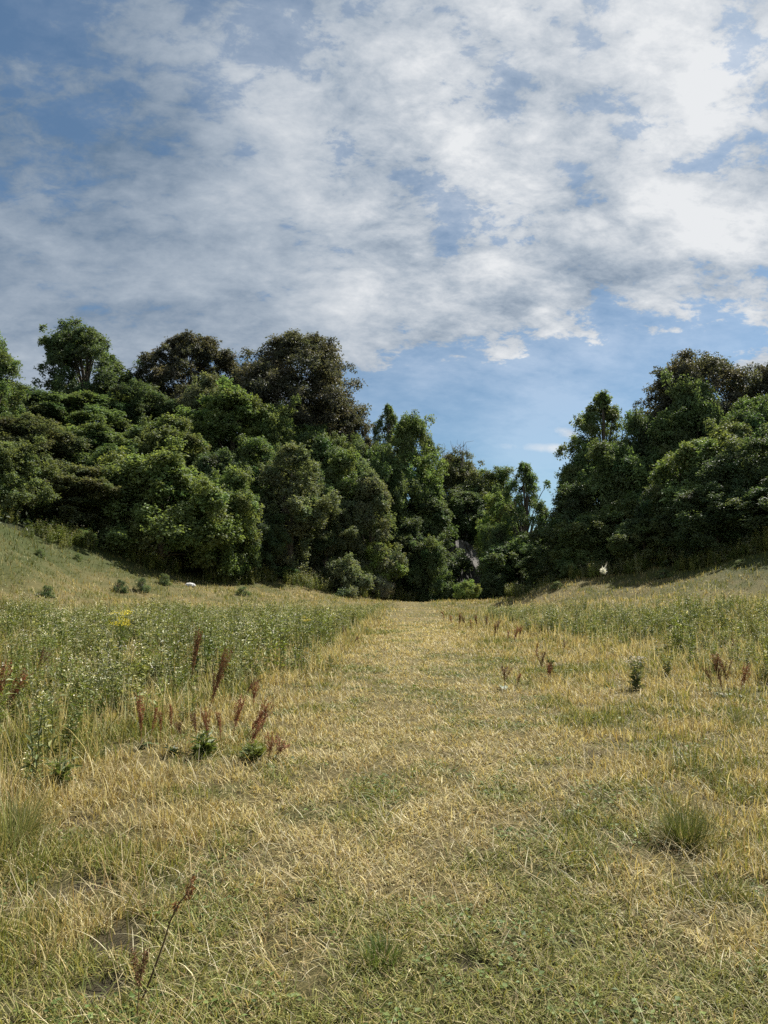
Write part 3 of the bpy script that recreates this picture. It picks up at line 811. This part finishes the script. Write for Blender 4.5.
# label, base px, base py, top px, top py, proto, width factor
DOCKS = [
    ('red-brown dock stalk pair end, leftmost upright of the front left dock row', 141, 748, 142, 700, 0, 1.0, None),
    ('thin red dock stalk leaning out beside the leftmost upright of the front row', 148, 748, 157, 712, 3, .9, None),
    ('short single red dock stalk second from the left in the front row', 172, 741, 173, 709, 3, 1.0, None),
    ('tall dock with big dark brown plume leaning right over the leafy clump', 203, 730, 222, 660, 1, .75, None),
    ('tall upright red-brown dock plume standing before the green weeds', 188, 692, 199, 638, 1, .75, None),
    ('short red dock stalk just behind the leafy green clump', 222, 750, 220, 716, 3, 1.0, None),
    ('red dock stalk with curved tip right of the leafy clump', 232, 742, 240, 700, 0, 1.1, None),
    ('reddish dock leaning strongly right at the right end of the front row', 243, 742, 268, 708, 0, 1.2, None),
    ('brown dock leaning right behind the front row, beside a reddish upright one', 237, 704, 254, 680, 2, .9, None),
    ('small reddish upright dock behind the right end of the front row', 253, 712, 254, 686, 0, 1.1, None),
    ('drooping pinkish dock at the far right end of the front row', 267, 768, 272, 736, 0, 1.0, None),
    ('bright red dock at the left frame edge, leaning right', -2, 722, 26, 676, 0, 1.0, None),
    ('red dock cut by the left frame edge, more upright', -8, 726, 6, 668, 0, .9, None),
    ('reddish dock half hidden in weeds above the left-edge red docks', 28, 690, 46, 654, 2, .8, None),
    ('dark dock stalk on the right side of the mown strip with a stray side branch', 504, 691, 507, 668, 2, 1.4, None),
    ('dark dock with twin dark plumes right of the mown strip', 541, 679, 541, 654, 2, 1.3, None),
    ('thin dock stalk next to the twin-plumed one', 535, 668, 537, 646, 3, .8, None),
    ('brown dock behind the green thistle right of the mown strip', 563, 656, 566, 641, 2, .8, None),
    ('thick dark red dock clump standing in dry grass near the right frame edge', 724, 697, 716, 660, 1, 1.35, None),
    ('dark red dock fanning right beside the thick clump near the right frame edge', 738, 697, 748, 668, 0, 1.2, None),
    ('brown dock tip poking up in the weeds above the thick dark red clump', 731, 660, 733, 640, 2, 1., None),
    ('small dock on the left verge of the mown strip, by the end of the weeds', 344, 642, 345, 627, 2, .9, None),
    ('leaning little dock on the left verge of the mown strip', 352, 645, 357, 637, 2, 1.2, None),
]
DOCKS += [
    ('thin red stalk between the two leftmost uprights of the front left dock row', 160, 746, 161, 716, 3, .9, None),
    ('short brown dock low beside the single stalk in the front row', 183, 744, 179, 722, 2, .9, None),
    ('reddish dock rising from the middle of the leafy clump', 208, 752, 207, 712, 0, .9, None),
    ('brown dock leaning left out of the leafy clump', 199, 750, 190, 716, 2, .8, None),
    ('reddish dock leaning right over the smaller leafy clump', 248, 754, 259, 722, 0, .9, None),
    ('tall brown dock plume beside the big leaning plume, thinner than it', 212, 720, 216, 676, 2, .7, None),
    ('faint brown dock in dry grass behind the smaller leafy clump', 262, 738, 263, 712, 2, .9, None),
    ('low pinkish dock spreading at the right foot of the smaller leafy clump', 274, 760, 284, 742, 0, 1.2, None),
    ('brown dock between the thick dark clump and the one fanning right', 729, 697, 728, 662, 2, 1.3, None),
    ('dry brown dock leaning left out of the thick dark clump', 718, 696, 707, 668, 2, .9, None),
    ('small dock at the foot of the twin-plumed one on the right', 548, 682, 550, 664, 0, 1.0, None),
    ('short red dock right of the stalk with the stray branch', 516, 690, 520, 676, 3, 1.2, None),
]
ROWG = 'far red-brown docks along the right verge of the mown strip'
for (px, b, tp) in [(513, 646, 628), (507, 644, 632), (497, 638, 622), (494, 640, 626), (487, 632, 617), (478, 630, 617), (472, 634, 622), (466, 629, 617), (459, 630, 615), (452, 626, 616), (446, 623, 613), (520, 641, 628)]:
    DOCKS.append(('far red-brown dock stalk in the row on the right verge of the mown strip', px, b, px + rng.normal(0, 2), tp, int(rng.integers(0, 4)), 1.1, ROWG))
for lab, bx, by, tx, ty, p, wf, grp in DOCKS:
    X, Y, Z = ground_at(bx, by)
    tX, _, tZ = at(tx, ty, Y)
    v = Vector((tX - X, rng.normal(0, .05), tZ - Z)); s = v.length / .8
    root = DP[p] if p not in used else dup(DP[p])
    used.add(p)
    root['label'] = lab
    if grp: root['group'] = grp
    q = Vector((0, 0, 1)).rotation_difference(v)
    root.rotation_mode = 'QUATERNION'
    root.rotation_quaternion = q @ Matrix.Rotation(rng.uniform(0, 2 * PI), 4, 'Z').to_quaternion()
    k = max(s, .55) * (1.0 + Y / 55)
    root.location = (X, Y, Z); root.scale = (k * wf, k * wf, s * 1.14)

# near dock in the foreground: nearly bare bent stalk with rusty seed clusters
root = empty('dock_plant', label='bent nearly bare dock stalk with rusty seed clusters beside bare soil in near grass', cat='dock plant')
X, Y, Z = ground_at(139, 1006); root.location = (X, Y, Z)
pts = [(139, 1008), (152, 975), (163, 945), (170, 922), (178, 905), (188, 892), (193, 874)]
P = np.array([at(px, py, Y + .04 * i) for i, (px, py) in enumerate(pts)]) - [X, Y, Z]
g = Geo(); g.tube(P, np.linspace(.0045, .002, len(P)), (.10, .07, .035), 5)
sb = np.array([at(px, py, Y + .1) for px, py in [(168, 927), (174, 913), (176, 903)]]) - [X, Y, Z]
g.tube(sb, [.002, .002, .0015], (.10, .06, .035), 4)
link('stem', g.mesh('bent_stem', True), M_seed, root)
for (px, py, nn, rad) in [(190, 890, 70, .016), (193, 880, 30, .010), (176, 906, 45, .011), (187, 897, 40, .012)]:
    c = np.array(at(px, py, Y + .2)) - [X, Y, Z]; d = unit(rng, nn)
    g = Geo(); g.leaves(c + d * rad * rng.uniform(.1, 1, (nn, 1)) * [1, 1, 1.5], d, unit(rng, nn), rng.uniform(.007, .013, nn), rng.uniform(.006, .010, nn), np.array([.19, .10, .045]) * rng.normal(1, .2, (nn, 1)).clip(.5, 1.6))
    link('seed_cluster', g.mesh('seed_cluster'), M_seed, root)
root = dup(DP[2], 'short dark dried stalk standing at the bottom left beside the bent rusty one')
X, Y, Z = ground_at(137, 1022); root.location = (X, Y, Z); root.rotation_quaternion = (1, 0, 0, 0); root.scale = (.42, .42, .34)

# ------------------------------------------------------------------ leafy clumps, thistles, ragwort, tussocks
def leafy_clump(name, label, cat, px, py, wpx, hpx, col, nl, seed, flower=None, stems=0, top=None):
    r = np.random.default_rng(seed)
    X, Y, Z = ground_at(px, py) if top is None else top
    w, h = wpx / F * Y, hpx / F * Y
    root = empty(name, (X, Y, Z), label, cat)
    col = np.array(col)
    sg, lg = Geo(), Geo()
    tips = []
    ns = max(stems, 1)
    for s in range(ns):
        a = r.uniform(0, 2 * PI); rad = w * .38 * math.sqrt(r.random())
        tip = np.array([rad * math.cos(a), rad * math.sin(a), h * r.uniform(.72, 1)])
        t = np.linspace(0, 1, 5)[:, None]; P = tip * [.35, .35, 1] * t + tip * [.65, .65, 0] * t ** 2; P[0, 2] = -.02
        sg.tube(P, np.linspace(.006, .003, 5), col * .9 + .01, 4); tips.append(tip)
        n = nl // ns; s_ = r.uniform(.05, 1, n)
        p = np.stack([np.interp(s_, t[:, 0], P[:, i]) for i in range(3)], 1)
        az = r.uniform(0, 2 * PI, n); el = r.uniform(-.1, .9, n)
        ax = np.stack([np.cos(az) * np.cos(el), np.sin(az) * np.cos(el), np.sin(el)], 1)
        nr = np.stack([-.5 * np.cos(az), -.5 * np.sin(az), np.ones(n)], 1) + r.normal(0, .3, (n, 3))
        L = r.uniform(.5, 1.1, n) * np.clip(w * .40, .05, .16) * (1.2 - .6 * s_)
        lg.leaves(p, ax, nr, L, L * r.uniform(.2, .38, n), col * r.normal(1, .2, (n, 1)).clip(.5, 1.5))
    link('stem', sg.mesh(name + '_stem'), M_weed, root); link('foliage', lg.mesh(name + '_foliage'), M_weed, root)
    if flower is not None:
        for tp in tips:
            m = 46; c = tp + r.normal(0, 1, (m, 3)) * np.array([.05, .05, .02]) * max(.6, w / .5)
            fg = Geo(); fg.leaves(c, r.normal(0, 1, (m, 3)) * [1, 1, .3], [0, 0, 1.] + r.normal(0, .4, (m, 3)), r.uniform(.015, .03, m), r.uniform(.013, .026, m), np.array(flower) * r.normal(1, .12, (m, 1)))
            link('flower_head', fg.mesh(name + '_flower'), M_weed, root)
    return root
YEL = (.72, .60, .03); WHT = (.66, .63, .55)
Xa, Ya = at(121, 614, 16.5)[:2]
leafy_clump('ragwort_plant', 'bright yellow flowering ragwort rising from the weeds on the left', 'ragwort', 121, 0, 28, 47, (.12, .17, .035), 130, 5, YEL, 11, (Xa, Ya, hz(Xa, Ya)))
Xa, Ya = at(307, 618, 19)[:2]
leafy_clump('ragwort_plant', 'small dull yellow ragwort in the weeds beside the mown strip', 'ragwort', 307, 0, 14, 38, (.12, .16, .035), 50, 6, (.5, .42, .05), 3, (Xa, Ya, hz(Xa, Ya)))
leafy_clump('thistle_plant', 'grey-green thistle with fluffy pale tops in dry grass on the right', 'thistle', 636, 690, 34, 32, (.14, .165, .07), 150, 7, (.36, .32, .27), 5)
leafy_clump('thistle_plant', 'dark green bushy thistle between dock stalks right of the mown strip', 'thistle', 552, 676, 18, 24, (.10, .14, .045), 90, 8, None, 4)
leafy_clump('thistle_plant', 'greenish thistle just right of the pale-topped one', 'thistle', 668, 678, 22, 26, (.15, .17, .065), 90, 9, None, 4)
leafy_clump('thistle_plant', 'spindly dark-stemmed thistle with sparse leaves near the left frame edge', 'thistle', 34, 800, 34, 100, (.12, .15, .055), 90, 10, None, 2)
leafy_clump('weed_plant', 'leafy green plant low in the grass beside the spindly thistle', 'weed', 60, 790, 46, 32, (.14, .18, .06), 100, 11, None, 6)
leafy_clump('dock_clump', 'large leafy green dock clump among the front row of red stalks', 'dock plant', 204, 758, 50, 24, (.125, .165, .045), 130, 12, None, 8)
leafy_clump('dock_clump', 'smaller leafy green clump right of the large one among red stalks', 'dock plant', 254, 762, 44, 17, (.14, .17, .048), 90, 13, None, 6)
leafy_clump('weed_plant', 'green weed at the tip of the left weeds where they meet the mown strip', 'weed', 330, 670, 14, 18, (.07, .10, .03), 40, 14, None, 4)
leafy_clump('weed_plant', 'spread-out low dark weed left of the leafy dock clump', 'weed', 176, 756, 30, 10, (.08, .105, .05), 50, 15, None, 5)

def tussock(label, px, py, wpx, hpx, seed, n, gcol):
    r = np.random.default_rng(seed); X, Y, Z = ground_at(px, py); w, h = wpx / F * Y, hpx / F * Y
    root = empty('grass_tuft', (X, Y, Z), label, 'grass tuft')
    for nm, nn, lean, col, hh in (('green_blades', n, .22, gcol, 1.0), ('dry_blades', n // 2, .8, (.40, .34, .17), .8)):
        a = r.uniform(0, 2 * PI, nn); rad = w * .32 * np.sqrt(r.random(nn))
        P = np.stack([rad * np.cos(a), rad * np.sin(a), np.zeros(nn)], 1)
        g = Geo(); g.blades(P, h * hh * r.uniform(.55, 1.1, nn), r.uniform(.0025, .0045, nn), a + r.normal(0, .5, nn), np.abs(r.normal(lean, .32, nn)), r.uniform(-.2, 1.5, nn), np.array(col) * r.normal(1, .18, (nn, 1)).clip(.5, 1.5), 4)
        link(nm, g.mesh(nm), M_grass, root)
TG = (.095, .115, .032)
tussock('dense green grass tuft standing in dry grass at lower right', 685, 846, 52, 46, 21, 420, TG)
tussock('small green tuft up-slope of the dense one at right', 712, 784, 22, 20, 22, 150, TG)
tussock('grey-green tuft near the thick dark dock clump by the right frame edge', 737, 724, 22, 20, 23, 130, (.12, .14, .06))
tussock('tall pale green grass tuft low on the left frame edge', 14, 846, 60, 60, 24, 330, (.17, .19, .07))
tussock('green tuft in the right grass half way to the frame edge', 566, 826, 34, 16, 25, 130, TG)
tussock('flat sprawling green tuft in the near middle of the mown grass', 380, 965, 60, 26, 26, 200, (.09, .13, .03))

# ------------------------------------------------------------------ drifting seed tuft
X, Y, Z = at(603.5, 571, 2.3)
root = empty('thistle_seed', (X, Y, Z), 'white downy seed tuft drifting in the air before the dark right wood edge', 'seed')
g = Geo(); g.tube(np.array([[0, 0, -.001], [0, 0, -.003], [0, 0, -.006]]), [.0006, .0011, .0003], (.12, .08, .05), 6)
link('seed', g.mesh('seed'), M_seed, root)
n = 240; d = nrm(rng.normal(0, 1, (n, 3)) + [-.15, 0, .15])
g = Geo(); L = rng.uniform(.006, .0125, n); far_ = rng.random(n) < .06; L[far_] *= 1.7
g.leaves(np.zeros((n, 3)) + d * .001, d, unit(rng, n), L, np.full(n, .0013), np.array([.85, .86, .84]))
dd = nrm(np.array([[.45, 0, .9]]) + rng.normal(0, .10, (10, 3)))
g.leaves(dd * .002, dd, unit(rng, 10), rng.uniform(.018, .030, 10), np.full(10, .0007), np.array([.6, .6, .58]))
link('down', g.mesh('down'), M_grass, root)

# ------------------------------------------------------------------ light, sky, camera
SUN_EL, SUN_AZ = math.radians(50), math.radians(43)          # azimuth from +Y towards +X
sv = Vector((math.sin(SUN_AZ) * math.cos(SUN_EL), math.cos(SUN_AZ) * math.cos(SUN_EL), math.sin(SUN_EL)))
sl = bpy.data.lights.new('sun', 'SUN'); sl.energy = 4.9; sl.angle = math.radians(.6); sl.color = (1, .95, .86)
so = bpy.data.objects.new('sun', sl); C.objects.link(so); so.location = (60, 60, 90)
so.rotation_euler = sv.to_track_quat('Z', 'Y').to_euler()

w = bpy.data.worlds.new('World'); S.world = w; w.use_nodes = True
nt = w.node_tree; nt.nodes.clear()
out = nt.nodes.new('ShaderNodeOutputWorld'); bg = nt.nodes.new('ShaderNodeBackground'); bg.inputs['Strength'].default_value = .10
nt.links.new(bg.outputs[0], out.inputs['Surface'])
sky = nt.nodes.new('ShaderNodeTexSky'); sky.sky_type = 'NISHITA'; sky.sun_disc = False
sky.sun_elevation = SUN_EL; sky.sun_rotation = SUN_AZ; sky.air_density = 1.0; sky.dust_density = .6; sky.ozone_density = 1.6
tc = nt.nodes.new('ShaderNodeTexCoord'); D = tc.outputs['Generated']
sep = nt.nodes.new('ShaderNodeSeparateXYZ'); nt.links.new(D, sep.inputs[0])
zz = maths(nt, 'ADD', maths(nt, 'MAXIMUM', sep.outputs[2], 0.0), .38)
cmb = nt.nodes.new('ShaderNodeCombineXYZ')
nt.links.new(maths(nt, 'DIVIDE', sep.outputs[0], zz), cmb.inputs[0]); nt.links.new(maths(nt, 'DIVIDE', sep.outputs[1], zz), cmb.inputs[1])
def noise(vec, scale, detail, rough, dist=0., off=(0, 0, 0), rot=0., stretch=(1, 1, 1)):
    mp = nt.nodes.new('ShaderNodeMapping'); mp.inputs['Location'].default_value = off; mp.inputs['Rotation'].default_value = (0, 0, rot); mp.inputs['Scale'].default_value = stretch
    nt.links.new(vec, mp.inputs[0])
    nz = nt.nodes.new('ShaderNodeTexNoise'); nz.inputs['Scale'].default_value = scale; nz.inputs['Detail'].default_value = detail
    nz.inputs['Roughness'].default_value = rough; nz.inputs['Distortion'].default_value = dist
    nt.links.new(mp.outputs[0], nz.inputs['Vector'])
    return nz.outputs['Fac']
def blob(px, py, rpx):
    d = nrm(ray(px, py))
    v = nt.nodes.new('ShaderNodeVectorMath'); v.operation = 'DOT_PRODUCT'; nt.links.new(D, v.inputs[0]); v.inputs[1].default_value = tuple(d)
    k = 1 / (rpx / F) ** 2
    return maths(nt, 'EXPONENT', maths(nt, 'MULTIPLY_ADD', v.outputs['Value'], k, -k))
def total(base, lst):
    acc = base
    for px, py, r, wgt in lst:
        acc = maths(nt, 'MULTIPLY_ADD', blob(px, py, r), wgt, acc)
    return acc
def lin(v, k): return maths(nt, 'MULTIPLY_ADD', v, k, -.5 * k)      # noise about zero
P2 = cmb.outputs[0]
ROT = -.62
veil = noise(P2, 2.4, 7, .55, .2, (3.1, 1.7, 0), ROT, (1, 1.9, 1))          # soft fibrous veil
puff = noise(P2, 7.2, 14, .66, .12, (1.4, 8.2, 0), ROT, (1, 1.25, 1))       # broken puffy cloud
thin = noise(P2, 19, 8, .66, .4, (2.5, 9.2, 0), ROT, (1, 1.7, 1))
east = total(.0, [(600, 120, 190, .9), (720, 280, 120, .5), (430, 90, 90, .35), (470, 300, 90, .3)])          # where the cloud is broken and sunlit
east = maths(nt, 'MULTIPLY', east, 1.0, None, True)
dens = maths(nt, 'ADD', lin(veil, .75), .55)
dens = maths(nt, 'ADD', dens, maths(nt, 'MULTIPLY', lin(puff, 1.0), maths(nt, 'MULTIPLY_ADD', east, 1.6, .6)))
dens = maths(nt, 'ADD', dens, lin(thin, .60))
dens = total(dens, [(540, 90, 140, .10), (700, 255, 90, .14), (400, 110, 80, .08), (300, 250, 130, .10), (60, 310, 120, .16), (560, 310, 50, .10), (480, 310, 50, .10), (640, 290, 50, .10), (400, 310, 60, .10), (120, 130, 130, .02),
                    (15, 20, 70, -.16), (265, 40, 45, -.14), (230, 85, 30, -.10), (60, 190, 50, -.06), (450, 165, 40, -.14), (500, 235, 40, -.12), (630, 150, 36, -.14), (560, 215, 36, -.08), (715, 85, 26, -.12), (752, 30, 26, -.12), (590, 285, 34, -.10), (430, 30, 30, -.10), (690, 40, 60, .06), (590, 190, 80, .16), (470, 345, 45, .10), (540, 340, 45, .10), (700, 160, 60, .05), (380, 340, 45, .10),
                    (380, 425, 42, -.5), (440, 420, 42, -.55), (500, 420, 42, -.55), (560, 410, 42, -.55), (610, 400, 42, -.55), (660, 375, 36, -.42), (420, 480, 60, -.6), (520, 490, 60, -.6), (600, 470, 60, -.6), (705, 350, 28, -.18)])
cov = nt.nodes.new('ShaderNodeMapRange'); cov.interpolation_type = 'SMOOTHSTEP'; cov.inputs[1].default_value = .36; cov.inputs[2].default_value = .66
nt.links.new(dens, cov.inputs[0])
wisp = total(0.0, [(500 + 6 * q, 445 + .4 * q, 3.6, .35 + .05 * q) for q in range(12)] + [(556 + 5 * q, 431 + q, 3.6, .7) for q in range(5)])
wisp = maths(nt, 'MULTIPLY', wisp, maths(nt, 'MULTIPLY_ADD', noise(P2, 16, 6, .6, .5), 2.0, -.4), None, True)
haze_c = total(0.0, [(260, 80, 260, .55), (650, 60, 200, .34)])          # thin high veil across the gaps
cover = maths(nt, 'MAXIMUM', maths(nt, 'MAXIMUM', cov.outputs[0], haze_c), maths(nt, 'MULTIPLY', wisp, .8), None, True)
# how brightly the clouds are lit: whiter towards the sun, grey-blue veil away from it
lit = total(.06, [(580, 100, 190, .66), (720, 260, 110, .30), (420, 110, 90, .18), (300, 300, 110, .18), (40, 340, 100, .22), (480, 330, 90, .14), (545, 440, 40, .8), (500, 190, 90, -.12), (600, 250, 50, -.22), (440, 170, 50, -.15), (110, 90, 120, -.08)])
back_fill = nt.nodes.new('ShaderNodeVectorMath'); back_fill.operation = 'DOT_PRODUCT'; nt.links.new(D, back_fill.inputs[0]); back_fill.inputs[1].default_value = (-.35, -.85, .40)
lit = maths(nt, 'ADD', lit, maths(nt, 'MULTIPLY', maths(nt, 'MAXIMUM', back_fill.outputs['Value'], 0.0), .9))   # added brightness in unseen clouds behind the camera, fills the tree faces
tex = maths(nt, 'ADD', lin(noise(P2, 5.5, 10, .6, .2, (5.5, 2.2, 0), ROT, (1, 1.3, 1)), 1.3), lin(puff, 1.1))
tex = maths(nt, 'ADD', tex, lin(thin, .6))
lit = maths(nt, 'ADD', lit, maths(nt, 'MULTIPLY', tex, maths(nt, 'MULTIPLY_ADD', east, .75, .5)))
lit = maths(nt, 'ADD', lit, lin(veil, .7))
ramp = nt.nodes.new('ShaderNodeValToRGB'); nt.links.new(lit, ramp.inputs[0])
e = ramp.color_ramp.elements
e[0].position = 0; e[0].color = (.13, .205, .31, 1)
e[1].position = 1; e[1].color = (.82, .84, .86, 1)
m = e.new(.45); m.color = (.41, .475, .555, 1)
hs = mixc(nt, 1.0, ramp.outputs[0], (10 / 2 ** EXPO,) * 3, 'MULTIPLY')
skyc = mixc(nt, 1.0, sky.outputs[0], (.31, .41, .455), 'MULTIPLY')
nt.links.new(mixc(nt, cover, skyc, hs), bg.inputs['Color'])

cam = bpy.data.cameras.new('camera'); co = bpy.data.objects.new('camera', cam); C.objects.link(co)
cam.sensor_fit = 'VERTICAL'; cam.sensor_height = 24; cam.lens = 24 * F / 1024
cam.clip_start = .05; cam.clip_end = 4000
co.location = (0, 0, CAMZ); co.rotation_euler = (PI / 2 + PITCH, 0, 0)
S.camera = co
S.view_settings.view_transform = 'Standard'; S.view_settings.look = 'None'; S.view_settings.gamma = 1; S.view_settings.exposure = EXPO
S.view_settings.use_curve_mapping = False
S.cycles.max_bounces = 6; S.cycles.transmission_bounces = 4; S.cycles.diffuse_bounces = 3
S.cycles.use_denoising = False
